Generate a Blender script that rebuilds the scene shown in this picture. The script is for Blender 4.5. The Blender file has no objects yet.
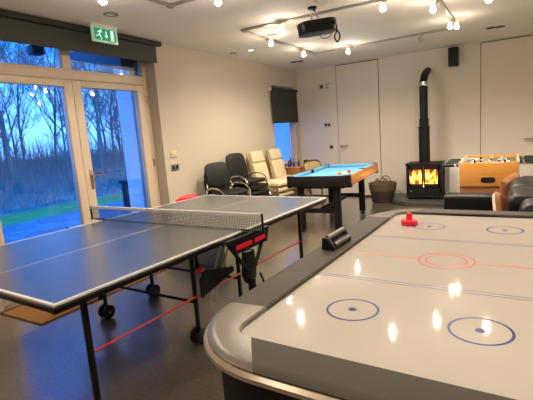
import bpy, bmesh, math, random
from mathutils import Vector, Matrix
rnd = random.Random(7)
S = bpy.context.scene
C = S.collection
PI = math.pi
D = math.radians
CH = 2.655          # ceiling height

# ---------------------------------------------------------------- materials
MATS = {}
def mat(name, col, rough=.5, metal=0, spec=.5, emit=None, es=0, noise=None, bump=None, coat=0, trans=0, alpha=1):
    """noise=(scale, amount, colour2); bump=(scale, strength)"""
    m = bpy.data.materials.new(name); m.use_nodes = True
    nt = m.node_tree; b = nt.nodes['Principled BSDF']
    b.inputs['Base Color'].default_value = (*col, 1)
    b.inputs['Roughness'].default_value = rough
    b.inputs['Metallic'].default_value = metal
    b.inputs['Specular IOR Level'].default_value = spec
    b.inputs['Coat Weight'].default_value = coat; b.inputs['Coat Roughness'].default_value = .28
    b.inputs['Transmission Weight'].default_value = trans
    b.inputs['Alpha'].default_value = alpha
    if emit:
        b.inputs['Emission Color'].default_value = (*emit, 1)
        b.inputs['Emission Strength'].default_value = es
    tc = nt.nodes.new('ShaderNodeTexCoord')
    if noise:
        n = nt.nodes.new('ShaderNodeTexNoise'); n.inputs['Scale'].default_value = noise[0]
        n.inputs['Detail'].default_value = 6
        nt.links.new(tc.outputs['Object'], n.inputs['Vector'])
        r = nt.nodes.new('ShaderNodeValToRGB')
        r.color_ramp.elements[0].position = .5 - .5 * (1 - noise[1]); r.color_ramp.elements[1].position = .5 + .5 * (1 - noise[1])
        r.color_ramp.elements[0].color = (*col, 1); r.color_ramp.elements[1].color = (*noise[2], 1)
        nt.links.new(n.outputs['Fac'], r.inputs['Fac']); nt.links.new(r.outputs['Color'], b.inputs['Base Color'])
    if bump:
        n = nt.nodes.new('ShaderNodeTexNoise'); n.inputs['Scale'].default_value = bump[0]; n.inputs['Detail'].default_value = 4
        nt.links.new(tc.outputs['Object'], n.inputs['Vector'])
        u = nt.nodes.new('ShaderNodeBump'); u.inputs['Strength'].default_value = bump[1]; u.inputs['Distance'].default_value = .01
        nt.links.new(n.outputs['Fac'], u.inputs['Height']); nt.links.new(u.outputs['Normal'], b.inputs['Normal'])
    MATS[name] = m
    return m

def wood(name, c1, c2, scale=6, axis=0, rough=.4):
    m = mat(name, c1, rough)
    nt = m.node_tree; b = nt.nodes['Principled BSDF']
    tc = nt.nodes.new('ShaderNodeTexCoord'); mp = nt.nodes.new('ShaderNodeMapping')
    sc = [12, 12, 12]; sc[axis] = 1.2
    mp.inputs['Scale'].default_value = sc
    n = nt.nodes.new('ShaderNodeTexNoise'); n.inputs['Scale'].default_value = scale; n.inputs['Detail'].default_value = 5
    r = nt.nodes.new('ShaderNodeValToRGB')
    r.color_ramp.elements[0].position = .3; r.color_ramp.elements[1].position = .7
    r.color_ramp.elements[0].color = (*c1, 1); r.color_ramp.elements[1].color = (*c2, 1)
    nt.links.new(tc.outputs['Object'], mp.inputs['Vector']); nt.links.new(mp.outputs['Vector'], n.inputs['Vector'])
    nt.links.new(n.outputs['Fac'], r.inputs['Fac']); nt.links.new(r.outputs['Color'], b.inputs['Base Color'])
    return m

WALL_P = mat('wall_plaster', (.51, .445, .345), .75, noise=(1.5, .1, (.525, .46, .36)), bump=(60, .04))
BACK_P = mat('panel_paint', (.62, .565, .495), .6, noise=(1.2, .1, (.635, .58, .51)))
CEIL_P = mat('ceiling_paint', (.80, .76, .70), .8)
GROOVE = mat('groove_dark', (.09, .07, .05), .8)
FLOOR_M = mat('polished_concrete', (.10, .082, .058), .24, noise=(1.6, .1, (.17, .14, .10)), spec=1.0, coat=.9)
# finer speckle on the concrete
def speckle(m):
    nt = m.node_tree; b = nt.nodes['Principled BSDF']
    src = b.inputs['Base Color'].links[0].from_socket
    tc = nt.nodes.new('ShaderNodeTexCoord')
    n = nt.nodes.new('ShaderNodeTexNoise'); n.inputs['Scale'].default_value = 45; n.inputs['Detail'].default_value = 5
    mx = nt.nodes.new('ShaderNodeMix'); mx.data_type = 'RGBA'; mx.blend_type = 'OVERLAY'; mx.inputs[0].default_value = .6
    nt.links.new(tc.outputs['Object'], n.inputs['Vector'])
    nt.links.new(src, mx.inputs[6]); nt.links.new(n.outputs['Fac'], mx.inputs[7])
    nt.links.new(mx.outputs[2], b.inputs['Base Color'])
    n2 = nt.nodes.new('ShaderNodeTexNoise'); n2.inputs['Scale'].default_value = 3
    mr = nt.nodes.new('ShaderNodeMapRange'); mr.inputs[3].default_value = .17; mr.inputs[4].default_value = .27
    nt.links.new(tc.outputs['Object'], n2.inputs['Vector']); nt.links.new(n2.outputs['Fac'], mr.inputs[0]); nt.links.new(mr.outputs[0], b.inputs['Roughness'])
speckle(FLOOR_M)
UPVC = mat('cream_frame', (.66, .54, .40), .35)
BLIND = mat('blind_fabric', (.056, .058, .054), .8, bump=(300, .1))
BLIND2 = mat('blind_fabric_dark', (.026, .024, .02), .8, bump=(300, .1))
STEEL = mat('brushed_steel', (.55, .52, .48), .3, 1)
CHROME = mat('chrome', (.8, .78, .74), .12, 1)
BRASS = mat('aged_brass', (.45, .32, .14), .35, 1)
BLACK = mat('black_metal', (.006, .006, .0065), .35, spec=.3)
BLACKM = mat('black_matt', (.007, .0065, .006), .55, spec=.3)
IRON = mat('cast_iron', (.007, .0065, .006), .5, spec=.3, bump=(120, .1))
PLASTIC = mat('black_plastic', (.007, .007, .0075), .4, spec=.35)
WHITEP = mat('white_plastic', (.72, .68, .6), .4)
CREAMP = mat('cream_plastic', (.6, .5, .36), .45)
LEATHER = mat('black_leather', (.006, .0055, .005), .42, spec=.28, bump=(45, .25))
FABRIC_B = mat('black_vinyl', (.006, .0065, .0065), .55, spec=.35, bump=(160, .12))
CREAM_L = mat('cream_leather', (.60, .51, .32), .45, bump=(25, .2))
TTOP = mat('table_tennis_surface', (.022, .034, .034), .31, noise=(3, .3, (.056, .068, .076)), spec=1.0, coat=.8)
LINE_W = mat('white_line_paint', (.75, .74, .68), .4)
NET_M = mat('net_cord', (.025, .028, .024), .8)
RED_P = mat('red_paint', (.55, .045, .03), .4)
RED_B = mat('red_bright', (.80, .008, .04), .35)
CLOTH_B = mat('blue_cloth', (.10, .35, .56), .8, bump=(300, .1))
ORANGEW = wood('orange_wood', (.38, .135, .035), (.46, .185, .05), 5, 1)
PINE = wood('amber_beech', (.50, .215, .035), (.57, .26, .05), 4, 0)
REDW = wood('reddish_wood', (.33, .13, .05), (.42, .19, .08), 4, 0)
PALEW = wood('pale_wood', (.45, .33, .2), (.52, .4, .26), 4, 0)
RIM_D = mat('rim_grey', (.055, .048, .037), .6, spec=.2, noise=(120, .2, (.07, .06, .047)))
RIM_L = mat('rim_corner_silver', (.155, .135, .11), .33, metal=.25, noise=(120, .2, (.175, .15, .125)))
TRIM_T = mat('edge_trim_tan', (.42, .34, .25), .25, metal=.3)
FIELD = mat('play_surface', (.47, .43, .375), .045, noise=(2, .2, (.49, .45, .395)), spec=.2)
BLUE_L = mat('blue_marking', (.008, .025, .20), .3, spec=.2)
BLUE_F = mat('blue_marking_soft', (.14, .15, .25), .3, spec=.2)
RED_L = mat('red_marking', (.55, .02, .02), .3, spec=.2)
RED_F = mat('red_marking_soft', (.60, .20, .16), .3, spec=.2)
SILVER = mat('silver_plastic', (.30, .285, .25), .4, .5)
DSILV = mat('dull_silver', (.11, .10, .085), .4, .3)
MATB = mat('coir_mat', (.36, .16, .04), .95, noise=(40, .3, (.45, .22, .07)), bump=(400, .6))
MATD = mat('rubber_edge', (.05, .02, .015), .7)
OLIVE = mat('olive_vinyl', (.30, .30, .17), .5, noise=(4, .2, (.33, .33, .20)))
OLIVE_SHADE = mat('olive_vinyl_shade', (.05, .06, .03), .6)  # olive darkened to hold the shade at the bench lid's overhang
WICKER = wood('wicker', (.03, .02, .012), (.07, .045, .025), 12, 0, .7)
WICKER2 = mat('wicker_pale', (.07, .045, .018), .7, noise=(40, .4, (.14, .09, .035)))
BARK = mat('log_bark', (.13, .08, .05), .9, noise=(20, .4, (.24, .16, .10)), bump=(40, .5))
LOGEND = mat('log_end', (.55, .42, .26), .8)
STONE = mat('hearth_stone', (.045, .04, .036), .35, noise=(8, .3, (.06, .055, .05)))
GREEN_S = mat('sign_green', (.0, .24, .12), .4, emit=(0, .32, .17), es=.35)
SIGN_W = mat('sign_white', (.6, .75, .68), .4, emit=(.6, .8, .72), es=.55)
SIGN_F = mat('sign_acrylic', (.42, .6, .5), .15, emit=(.3, .6, .42), es=.15)
CUSH_O = mat('cushion_orange', (.30, .10, .03), .9, noise=(14, .5, (.42, .20, .09)), bump=(200, .2))
CUSH_W = mat('cushion_cream', (.72, .58, .44), .9)
PIPEM = mat('flue_black', (.006, .006, .006), .45, spec=.3)
CANEM = mat('cane_weave', (.42, .33, .16), .7, bump=(150, .6))
LAMPG = mat('lamp_glass', (.8, .75, .6), .2, emit=(1, .78, .5), es=2.2)
BULB = mat('bulb_glow', (1, .9, .7), .3, emit=(1, .80, .50), es=60)
BULBS = mat('bulb_glow_soft', (1, .9, .7), .3, emit=(1, .82, .55), es=12)
GRAVEL = mat('gravel', (.20, .20, .20), .95, noise=(3, .6, (.36, .35, .34)), bump=(30, .6))
GRASSM = mat('grass', (.18, .34, .06), .9, noise=(3, .5, (.28, .48, .10)))
SCRUB = mat('scrub', (.20, .21, .16), .95, noise=(1.5, .5, (.34, .32, .25)))
TBARK = mat('tree_bark', (.22, .20, .17), .95)
RENDER_W = mat('white_render', (.85, .86, .87), .8)
SLATE = mat('roof_slate', (.06, .07, .09), .6)
BINM = mat('dark_bin', (.012, .016, .025), .5)
BRICKD = mat('soot_brick', (.12, .05, .02), .9)

def glassmat():
    m = bpy.data.materials.new('window_glass'); m.use_nodes = True; nt = m.node_tree
    nt.nodes.clear()
    o = nt.nodes.new('ShaderNodeOutputMaterial'); t = nt.nodes.new('ShaderNodeBsdfTransparent'); g = nt.nodes.new('ShaderNodeBsdfGlossy')
    t.inputs['Color'].default_value = (.95, .97, .97, 1); g.inputs['Roughness'].default_value = .01
    f = nt.nodes.new('ShaderNodeFresnel'); f.inputs['IOR'].default_value = 1.4
    mx = nt.nodes.new('ShaderNodeMixShader')
    nt.links.new(f.outputs[0], mx.inputs[0]); nt.links.new(t.outputs[0], mx.inputs[1]); nt.links.new(g.outputs[0], mx.inputs[2])
    nt.links.new(mx.outputs[0], o.inputs['Surface'])
    return m
GLASS = glassmat()
def frosted():
    m = bpy.data.materials.new('frosted_glass'); m.use_nodes = True; nt = m.node_tree
    nt.nodes.clear()
    o = nt.nodes.new('ShaderNodeOutputMaterial'); t = nt.nodes.new('ShaderNodeBsdfTranslucent'); g = nt.nodes.new('ShaderNodeBsdfDiffuse')
    t.inputs['Color'].default_value = (.92, .95, .97, 1); g.inputs['Color'].default_value = (.7, .75, .78, 1)
    mx = nt.nodes.new('ShaderNodeMixShader'); mx.inputs[0].default_value = .08
    nt.links.new(t.outputs[0], mx.inputs[1]); nt.links.new(g.outputs[0], mx.inputs[2]); nt.links.new(mx.outputs[0], o.inputs['Surface'])
    return m
FROST = frosted()
def firemat():
    m = bpy.data.materials.new('flame'); m.use_nodes = True; nt = m.node_tree; b = nt.nodes['Principled BSDF']
    b.inputs['Base Color'].default_value = (.8, .3, .05, 1); b.inputs['Roughness'].default_value = 1
    tc = nt.nodes.new('ShaderNodeTexCoord'); n = nt.nodes.new('ShaderNodeTexNoise'); n.inputs['Scale'].default_value = 16; n.inputs['Detail'].default_value = 3
    r = nt.nodes.new('ShaderNodeValToRGB'); cr = r.color_ramp
    cr.elements[0].position = .36; cr.elements[0].color = (.25, .02, .002, 1)
    cr.elements[1].position = .62; cr.elements[1].color = (1, .72, .25, 1)
    e = cr.elements.new(.48); e.color = (1, .26, .02, 1)
    nt.links.new(tc.outputs['Object'], n.inputs['Vector']); nt.links.new(n.outputs['Fac'], r.inputs['Fac'])
    nt.links.new(r.outputs['Color'], b.inputs['Emission Color']); b.inputs['Emission Strength'].default_value = 2.6
    return m
FLAME = firemat()
EMBER = mat('ember_log', (.05, .02, .01), .9, emit=(1, .12, .01), es=.5)

# ---------------------------------------------------------------- mesh helpers
class MB:
    def __init__(s): s.bm = bmesh.new()
    def _new(s, geom, bevel=0, seg=2, M=None):
        vs = [g for g in geom if isinstance(g, bmesh.types.BMVert)]
        if M is not None: bmesh.ops.transform(s.bm, matrix=M, verts=vs)
        if bevel:
            es = list({e for v in vs for e in v.link_edges})
            bmesh.ops.bevel(s.bm, geom=es, offset=bevel, segments=seg, profile=.5, affect='EDGES', clamp_overlap=True)
        return s
    def box(s, x0, x1, y0, y1, z0, z1, bevel=0, seg=2, M=None):
        r = bmesh.ops.create_cube(s.bm, size=1)
        T = Matrix.Translation(((x0+x1)/2, (y0+y1)/2, (z0+z1)/2)) @ Matrix.Diagonal((abs(x1-x0), abs(y1-y0), abs(z1-z0), 1))
        bmesh.ops.transform(s.bm, matrix=T, verts=r['verts'])
        return s._new(r['verts'], bevel, seg, M)
    def tube(s, pts, r, n=10, caps=True, closed=False):
        pts = [Vector(p) for p in pts]; rs = r if isinstance(r, (list, tuple)) else [r]*len(pts)
        rings = []; up = None; N = len(pts)
        for i, p in enumerate(pts):
            if closed: t = (pts[(i+1) % N]-pts[i-1])
            else: t = (pts[min(i+1, N-1)]-pts[max(i-1, 0)])
            t = t.normalized() if t.length > 1e-9 else Vector((0, 0, 1))
            if up is None:
                a = Vector((0, 0, 1)) if abs(t.z) < .9 else Vector((1, 0, 0))
                up = (a - t*a.dot(t)).normalized()
            else:
                up = (up - t*up.dot(t))
                up = up.normalized() if up.length > 1e-6 else Vector((1, 0, 0))
            w = t.cross(up)
            rings.append([s.bm.verts.new(p + (up*math.cos(2*PI*k/n)+w*math.sin(2*PI*k/n))*rs[i]) for k in range(n)])
        for i in range(N if closed else N-1):
            A, B = rings[i], rings[(i+1) % N]
            for k in range(n):
                s.bm.faces.new((A[k], A[(k+1) % n], B[(k+1) % n], B[k]))
        if caps and not closed:
            s.bm.faces.new(rings[0][::-1]); s.bm.faces.new(rings[-1])
        return s
    def cyl(s, a, b, r, n=20, r2=None): return s.tube([a, b], [r, r if r2 is None else r2], n)
    def lathe(s, prof, c=(0, 0, 0), n=28, M=None):
        """prof = [(r, z)...]"""
        rings = []; vs = []
        for (r, z) in prof:
            if r < 1e-6:
                v = s.bm.verts.new(Vector(c)+Vector((0, 0, z))); rings.append([v]); vs.append(v)
            else:
                R = [s.bm.verts.new(Vector(c)+Vector((r*math.cos(2*PI*k/n), r*math.sin(2*PI*k/n), z))) for k in range(n)]
                rings.append(R); vs += R
        for A, B in zip(rings, rings[1:]):
            for k in range(n):
                q = []
                for v in (A[k % len(A)], A[(k+1) % len(A)], B[(k+1) % len(B)], B[k % len(B)]):
                    if v not in q: q.append(v)
                if len(q) > 2:
                    try: s.bm.faces.new(q)
                    except ValueError: pass
        for R in (rings[0], rings[-1]):
            if len(R) > 2: s.bm.faces.new(R)
        if M is not None: bmesh.ops.transform(s.bm, matrix=M, verts=vs)
        return s
    def prism(s, poly, depth, M=None, bevel=0):
        """poly in local XY, extruded along +Z by depth, then M"""
        a = [s.bm.verts.new((x, y, 0)) for x, y in poly]; b = [s.bm.verts.new((x, y, depth)) for x, y in poly]
        n = len(poly)
        s.bm.faces.new(a[::-1]); s.bm.faces.new(b)
        for k in range(n): s.bm.faces.new((a[k], a[(k+1) % n], b[(k+1) % n], b[k]))
        return s._new(a+b, bevel, 2, M)
    def ball(s, c, r, sub=2, sc=(1, 1, 1)):
        g = bmesh.ops.create_icosphere(s.bm, subdivisions=sub, radius=r)
        bmesh.ops.transform(s.bm, matrix=Matrix.Translation(c) @ Matrix.Diagonal((*sc, 1)), verts=g['verts']); return s
    def build(s, name, m, parent=None, smooth=True, loc=None):
        bmesh.ops.recalc_face_normals(s.bm, faces=s.bm.faces)
        me = bpy.data.meshes.new(name)
        s.bm.to_mesh(me); s.bm.free()
        if smooth:
            for p in me.polygons: p.use_smooth = True
            try: me.set_sharp_from_angle(angle=D(35))
            except Exception: pass
        o = bpy.data.objects.new(name, me); C.objects.link(o); me.materials.append(m)
        if parent: o.parent = parent
        if loc: o.location = loc
        return o

def tag(o, label=None, cat=None, group=None, kind=None):
    if label: o['label'] = label
    if cat: o['category'] = cat
    if group: o['group'] = group
    if kind: o['kind'] = kind
    return o
def thing(name, label, cat, loc=(0, 0, 0), rz=0, group=None):
    o = bpy.data.objects.new(name, None); C.objects.link(o); o.empty_display_size = .1
    o.location = loc; o.rotation_euler = (0, 0, rz)
    return tag(o, label, cat, group)
def struct(o): o['kind'] = 'structure'; return o
def dup(root, loc, rz=None, label=None, group=None):
    def cp(o, par):
        c = o.copy(); C.objects.link(c)
        if par: c.parent = par
        for ch in list(o.children): cp(ch, c)
        return c
    r = cp(root, None); r.location = loc
    if rz is not None: r.rotation_euler = (0, 0, rz)
    if label: r['label'] = label
    if group: r['group'] = group
    return r
def light(name, kind, parent, loc, energy, col, size=.03, rot=None, spot=None, blend=.6):
    l = bpy.data.lights.new(name, kind); l.energy = energy; l.color = col; l.shadow_soft_size = size
    if spot: l.spot_size = spot; l.spot_blend = blend
    o = bpy.data.objects.new(name, l); C.objects.link(o); o.location = loc
    if rot is not None: o.rotation_euler = rot
    if parent: o.parent = parent
    return o
def rot_to(d):   # matrix turning +Z into d
    return Vector((0, 0, 1)).rotation_difference(Vector(d).normalized()).to_matrix().to_4x4()
def arc(cx, cy, r, a0, a1, n): return [(cx+r*math.cos(D(a0+(a1-a0)*k/n)), cy+r*math.sin(D(a0+(a1-a0)*k/n))) for k in range(n+1)]
def smooth_path(pts, n=6):
    pts = [Vector(p) for p in pts]; out = []
    P = [pts[0]]+pts+[pts[-1]]
    for i in range(1, len(P)-2):
        for k in range(n):
            t = k/n; a, b, c, d = P[i-1], P[i], P[i+1], P[i+2]
            out.append(.5*((2*b)+(c-a)*t+(2*a-5*b+4*c-d)*t*t+(3*b-a-3*c+d)*t**3))
    out.append(pts[-1]); return out

# ---------------------------------------------------------------- room shell
X1, Y0 = 6.4, -10.2
struct(MB().box(-.30, X1, Y0, .0, -.12, 0).build('floor', FLOOR_M, smooth=False))
struct(MB().box(-.30, X1+.2, Y0-.2, .2, CH, CH+.15).build('ceiling', CEIL_P, smooth=False))
struct(MB().box(-.30, X1+.2, 0, .2, -.12, CH).build('wall_back', BACK_P, smooth=False))
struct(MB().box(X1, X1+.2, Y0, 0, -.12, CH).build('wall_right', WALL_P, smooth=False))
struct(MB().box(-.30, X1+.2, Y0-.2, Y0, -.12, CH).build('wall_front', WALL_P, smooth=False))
DY0, DY1 = -6.36, -4.13      # glazed door opening
w = MB()
w.box(-.30, 0, Y0, DY0, -.12, CH); w.box(-.30, 0, DY1, -1.12, -.12, CH); w.box(-.30, 0, -.20, 0, -.12, CH)
w.box(-.30, 0, DY0, DY1, 2.56, CH); w.box(-.30, 0, -1.12, -.20, -.12, .78); w.box(-.30, 0, -1.12, -.20, 2.3, CH)
w.box(-.30, -.02, DY0, DY1, -.12, -.005)
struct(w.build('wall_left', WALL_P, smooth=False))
# panelled back wall: shadow gaps between tall flush panels
for i, (a, b, c, d) in enumerate([(.858, .866, 0, 2.64), (1.703, 1.713, 0, 2.64), (3.438, 3.448, 0, 2.64)]):
    struct(MB().box(a, b, -.004, .0, c, d).build('trim_%d' % (i+1), GROOVE, smooth=False))
struct(MB().box(.858, 1.713, -.006, 0, 2.625, 2.64).build('trim_4', GROOVE, smooth=False))
struct(MB().box(3.438, 6.4, -.006, 0, 2.628, 2.642).build('trim_5', GROOVE, smooth=False))
struct(MB().box(0, 2.0, -.008, 0, 0, .035).build('baseboard_back', GROOVE, smooth=False))

# glazed patio doors with transom (recessed frame)
fx0, fx1 = -.21, -.15
fr = MB()
xa, xb = fx0-.02, fx1
for (a, b, c, d) in [(DY1-.06, DY1, 0, 2.56), (DY0, DY0+.06, 0, 2.56), (DY0+.06, DY1-.06, 2.50, 2.56), (DY0+.06, DY1-.06, 2.13, 2.24), (-5.315, -5.215, 2.24, 2.50), (DY0+.06, DY1-.06, 0, .05)]:
    fr.box(xa, xb, a, b, c, d, .003)
frame = struct(fr.build('window_1', UPVC))
def door_leaf(n, y0, y1, stL, stR, side):
    m = MB()
    for (a, b, c, d_) in [(y0, y0+stL, .05, 2.125), (y1-stR, y1, .05, 2.125), (y0+stL, y1-stR, 2.055, 2.125), (y0+stL, y1-stR, .05, .30)]:
        m.box(fx0, fx1+.012, a, b, c, d_, .003)
    d = struct(m.build('door_%d' % n, UPVC))
    MB().box(-.185, -.178, y0+stL-.01, y1-stR+.01, .29, 2.065).build('glass_pane', GLASS, d, smooth=False)
    return d
dl = door_leaf(1, -6.29, -5.245, .10, .095, 1)
dr = door_leaf(2, -5.24, -4.20, .105, .13, 1)
MB().box(-.185, -.178, DY0+.04, -5.30, 2.22, 2.52).build('glass_pane', GLASS, frame, smooth=False)
MB().box(-.185, -.178, -5.23, -4.16, 2.22, 2.52).build('glass_pane', GLASS, frame, smooth=False)
h = MB(); h.box(-.138, -.128, -5.185, -5.150, .94, 1.16, .006)
hh = tag(h.build('handle_plate', BRASS, dr), 'brass lever handle plate')
MB().tube(smooth_path([(-.13, -5.165, 1.09), (-.085, -5.165, 1.09), (-.08, -5.13, 1.09), (-.08, -5.04, 1.085)]), .010, 10).build('lever', BRASS, hh)
for z in (.35, 1.15, 1.95):
    MB().cyl((-.135, -4.195, z-.05), (-.135, -4.195, z+.05), .010).build('hinge', BRASS, dr)

# window near the back corner
wy0, wy1 = -1.12, -.20
m = MB()
for (a, b, c, d) in [(wy0, wy0+.05, .78, 2.3), (wy1-.05, wy1, .78, 2.3), (wy0+.05, wy1-.05, .78, .83), (wy0+.05, wy1-.05, 2.24, 2.3)]:
    m.box(-.13, -.095, a, b, c, d, .003)
w2 = struct(m.build('window_2', UPVC))
MB().box(-.115, -.110, wy0+.05, wy1-.05, .83, 2.25).build('glass_pane', FROST, w2, smooth=False)
MB().box(-.095, .03, wy0-.02, wy1+.02, .78, .80, .004).build('window_sill', UPVC, w2)

# roller blinds
t = thing('roller_blind', 'long dark grey roller blind drawn a little way down over the glazed patio doors', 'blind', (0, -5.5, 2.4))
MB().box(.012, .018, -.92-0.05, 1.41, .0, .22).build('fabric', BLIND, t, smooth=False)
MB().box(.005, .075, -1.1, 1.47, .195, .248, .012).build('headrail', BLIND2, t)
MB().box(.006, .026, -.97, 1.41, -.008, .014, .004).build('bottom_bar', BLIND, t)
t = thing('roller_blind', 'short black roller blind over the narrow window beside the back corner', 'blind', (0, -.62, 1.59))
MB().box(.045, .052, -.60, .46, .02, .62).build('fabric', BLIND2, t, smooth=False)
MB().cyl((.045, -.61, .635), (.045, .48, .635), .03).build('roller', BLIND2, t)
MB().box(.04, .058, -.60, .46, 0, .022, .003).build('bottom_bar', BLIND2, t)
MB().box(.0, .06, -.622, -.61, .60, .67, .003).build('bracket', WHITEP, t)

# wall fittings
def plate(name, label, cat, wall, a, z, w_, h_, m_, inner=None, im=None, group=None, split=1):
    if wall == 'L': t = thing(name, label, cat, (0, a, z), PI/2, group)
    else: t = thing(name, label, cat, (a, 0, z), 0, group)
    MB().box(-w_/2, w_/2, -.012, 0, -h_/2, h_/2, .004).build('face_plate', m_, t)
    for k in range(split):
        c = (k-(split-1)/2)*w_/split
        MB().box(c-w_/split*.28, c+w_/split*.28, -.017, -.011, -h_*.25, h_*.25, .003).build('rocker', im or m_, t)
    return t
plate('thermostat', 'small cream thermostat box on the left wall above the steel switch', 'thermostat', 'L', -3.96, 1.235, .13, .095, CREAMP)
plate('light_switch', 'brushed steel double switch plate on the left wall under the thermostat', 'light switch', 'L', -3.96, 1.055, .15, .09, STEEL, im=BLACKM, split=2)
plate('light_switch', 'left one of two small steel plates high on the back wall', 'switch plate', 'B', .555, 2.265, .085, .10, STEEL, im=BLACKM)
plate('light_switch', 'right one of two small steel plates high on the back wall', 'switch plate', 'B', .69, 2.265, .085, .10, STEEL, im=WHITEP)
plate('light_switch', 'double steel switch plate at mid height beside the back door', 'light switch', 'B', .64, 1.49, .15, .09, STEEL, im=BLACKM, split=2)
plate('power_socket', 'small steel socket plate level with the back door handle', 'socket', 'B', .70, 1.04, .085, .085, STEEL, im=BLACKM)
def flush_door(n, x0, x1, hx, hz, s):
    d = struct(MB().box(x0, x1, -.008, 0, .012, 2.622).build('door_%d' % n, BACK_P, smooth=False))
    hr = MB().cyl((hx, -.006, hz), (hx, -.02, hz), .026).build('handle_rose', STEEL, d)
    MB().tube(smooth_path([(hx, -.012, hz), (hx, -.062, hz), (hx+s*.03, -.067, hz), (hx+s*.14, -.067, hz+.004)]), .011, 10).build('lever', STEEL, hr)
    MB().cyl((hx, -.006, hz-.09), (hx, -.016, hz-.09), .022).build('keyhole', STEEL, d)
flush_door(3, .868, 1.701, .93, 1.05, 1)
flush_door(4, 3.45, 4.33, 4.22, 1.0, -1)
t = thing('wall_speaker', 'black wall speaker high on the back wall right of the stove flue', 'speaker', (3.03, -.0, 2.31))
MB().box(-.08, .08, -.15, -.02, 0, .31, .012).build('cabinet', PLASTIC, t)
MB().box(-.07, .07, -.156, -.148, .012, .298, .006).build('grille', BLACKM, t)
MB().box(-.025, .025, -.03, 0, .12, .18, .003).build('bracket', BLACK, t)

# exit sign hanging parallel to left wall
t = thing('exit_sign', 'green and white running man exit sign hanging by the patio door blind', 'exit sign', (.20, -5.02, 2.475))
MB().box(-.010, .010, -.165, .165, 0, .165, .004).build('acrylic_panel', SIGN_F, t)
MB().box(.0105, .0125, -.135, .135, .022, .138).build('green_face', GREEN_S, t, smooth=False)
g = MB(); FM = Matrix.Translation((.0125, -.0, 0)) @ Matrix(((0, 0, 1, 0), (1, 0, 0, 0), (0, 1, 0, 0), (0, 0, 0, 1)))
g.prism([(-.118, .055), (-.100, .055), (-.080, .075), (-.062, .045), (-.060, .028), (-.050, .028), (-.050, .050), (-.066, .085), (-.058, .105), (-.040, .098), (-.038, .106), (-.062, .116), (-.085, .112), (-.100, .098), (-.094, .092), (-.080, .102), (-.074, .098), (-.086, .080), (-.100, .064), (-.118, .064)], .001, FM)
g.prism(arc(-.052, .124, .009, 0, 340, 12), .001, FM)
g.build('running_figure', SIGN_W, t, smooth=False)
MB().prism([(.004, .118), (.018, .118), (.018, .075), (.034, .075), (.011, .045), (-.012, .075), (.004, .075)], .001, FM).build('down_arrow', SIGN_W, t, smooth=False)
MB().prism([(.068, .028), (.108, .028), (.108, .132), (.068, .132)], .001, FM).build('door_symbol', SIGN_W, t, smooth=False)
MB().box(-.022, .022, -.17, .17, .160, .182, .004).build('mounting_bar', WHITEP, t)

# ---------------------------------------------------------------- ceiling
def bar(m, a, b, w_, h_):   # horizontal bar under ceiling
    a, b = Vector(a), Vector(b); d = b-a; L = d.length
    M = Matrix.Translation(a) @ Matrix.Rotation(math.atan2(d.y, d.x), 4, 'Z')
    m.box(0, L, -w_/2, w_/2, -h_, 0, .003, 1, M)
def track(label, pts, w_=.034, h_=.025):
    t = thing('lighting_track', label, 'lighting track', (pts[0][0], pts[0][1], CH))
    o = Vector((pts[0][0], pts[0][1], 0))
    for a, b in zip(pts, pts[1:]):
        m = MB(); bar(m, Vector((*a, 0))-o, Vector((*b, 0))-o, w_, h_); m.build('track_rail', SILVER, t)
    for p in pts[1:-1]:
        q = Vector((*p, 0))-o
        MB().box(q.x-.03, q.x+.03, q.y-.03, q.y+.03, -.03, 0, .004).build('corner_joint', SILVER, t)
    return t
track('square silver lighting track on the ceiling around the projector', [(1.11, -3.77), (3.24, -3.72), (3.26, -1.66), (1.11, -1.56), (1.11, -3.72)])
track('second silver lighting track, only its corner visible at the top left', [(3.3, -5.05), (1.17, -5.05), (1.17, -8.6), (3.3, -8.6), (3.3, -5.09)])
LC = (1, .85, .69)
def spot(x, y, label, aim=(0, 0, -1), lit=True, power=22, anchor=None, bulbm=None, spotp=0, wallaim=None, group='track spotlights'):
    ax, ay = anchor or (x, y)
    t = thing('track_spotlight', label, 'spotlight', (x, y, 2.54), 0, group)
    A = Vector((ax-x, ay-y, CH-2.54-.018))
    MB().box(A.x-.022, A.x+.022, A.y-.022, A.y+.022, A.z-.02, A.z, .004).build('adapter', SILVER, t)
    MB().cyl((A.x, A.y, A.z-.015), (0, 0, .045), .006).build('stem', SILVER, t)
    M = rot_to([-c for c in aim])
    MB().lathe([(.0, .062), (.018, .06), (.024, .045), (.027, .02), (.034, -.004), (.030, -.006), (.022, .018)], n=20, M=M).build('lamp_head', LAMPG if lit else STEEL, t)
    b = MB(); b.lathe([(0, .03), (.016, .026), (.026, .004), (.026, -.006), (.016, -.020), (0, -.024)], n=16, M=M)
    b.build('bulb', bulbm or (BULB if lit else STEEL), t)
    if lit:
        p = Vector(aim).normalized()*.055
        light('lamp_light', 'POINT', t, p, power*.22, LC, .03); light('lamp_beam', 'SPOT', t, p, power*3.6, LC, .03, Vector(aim).to_track_quat('-Z', 'Y').to_euler(), D(165), 1)
        if wallaim:
            d = Vector(wallaim)-Vector((x, y, 2.54)); e = d.to_track_quat('-Z', 'Y').to_euler()
            light('lamp_beam', 'SPOT', t, d.normalized()*.06, spotp, LC, .03, e, D(42), .8)
    return t
E0 = 15
spot(1.667, -3.80, 'track spotlight left of the projector, its glass head glowing on the front rail', power=E0, anchor=(1.62, -3.765), wallaim=(0, -3.2, 1.9), spotp=9)
spot(1.22, -3.25, 'glowing track spotlight on the left rail behind the front left corner', power=E0, anchor=(1.11, -3.15), wallaim=(0, -2.7, 1.85), spotp=7)
spot(1.17, -2.15, 'small glowing track spotlight on the left rail, nearest the back left corner', power=E0, anchor=(1.11, -2.1))
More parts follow.
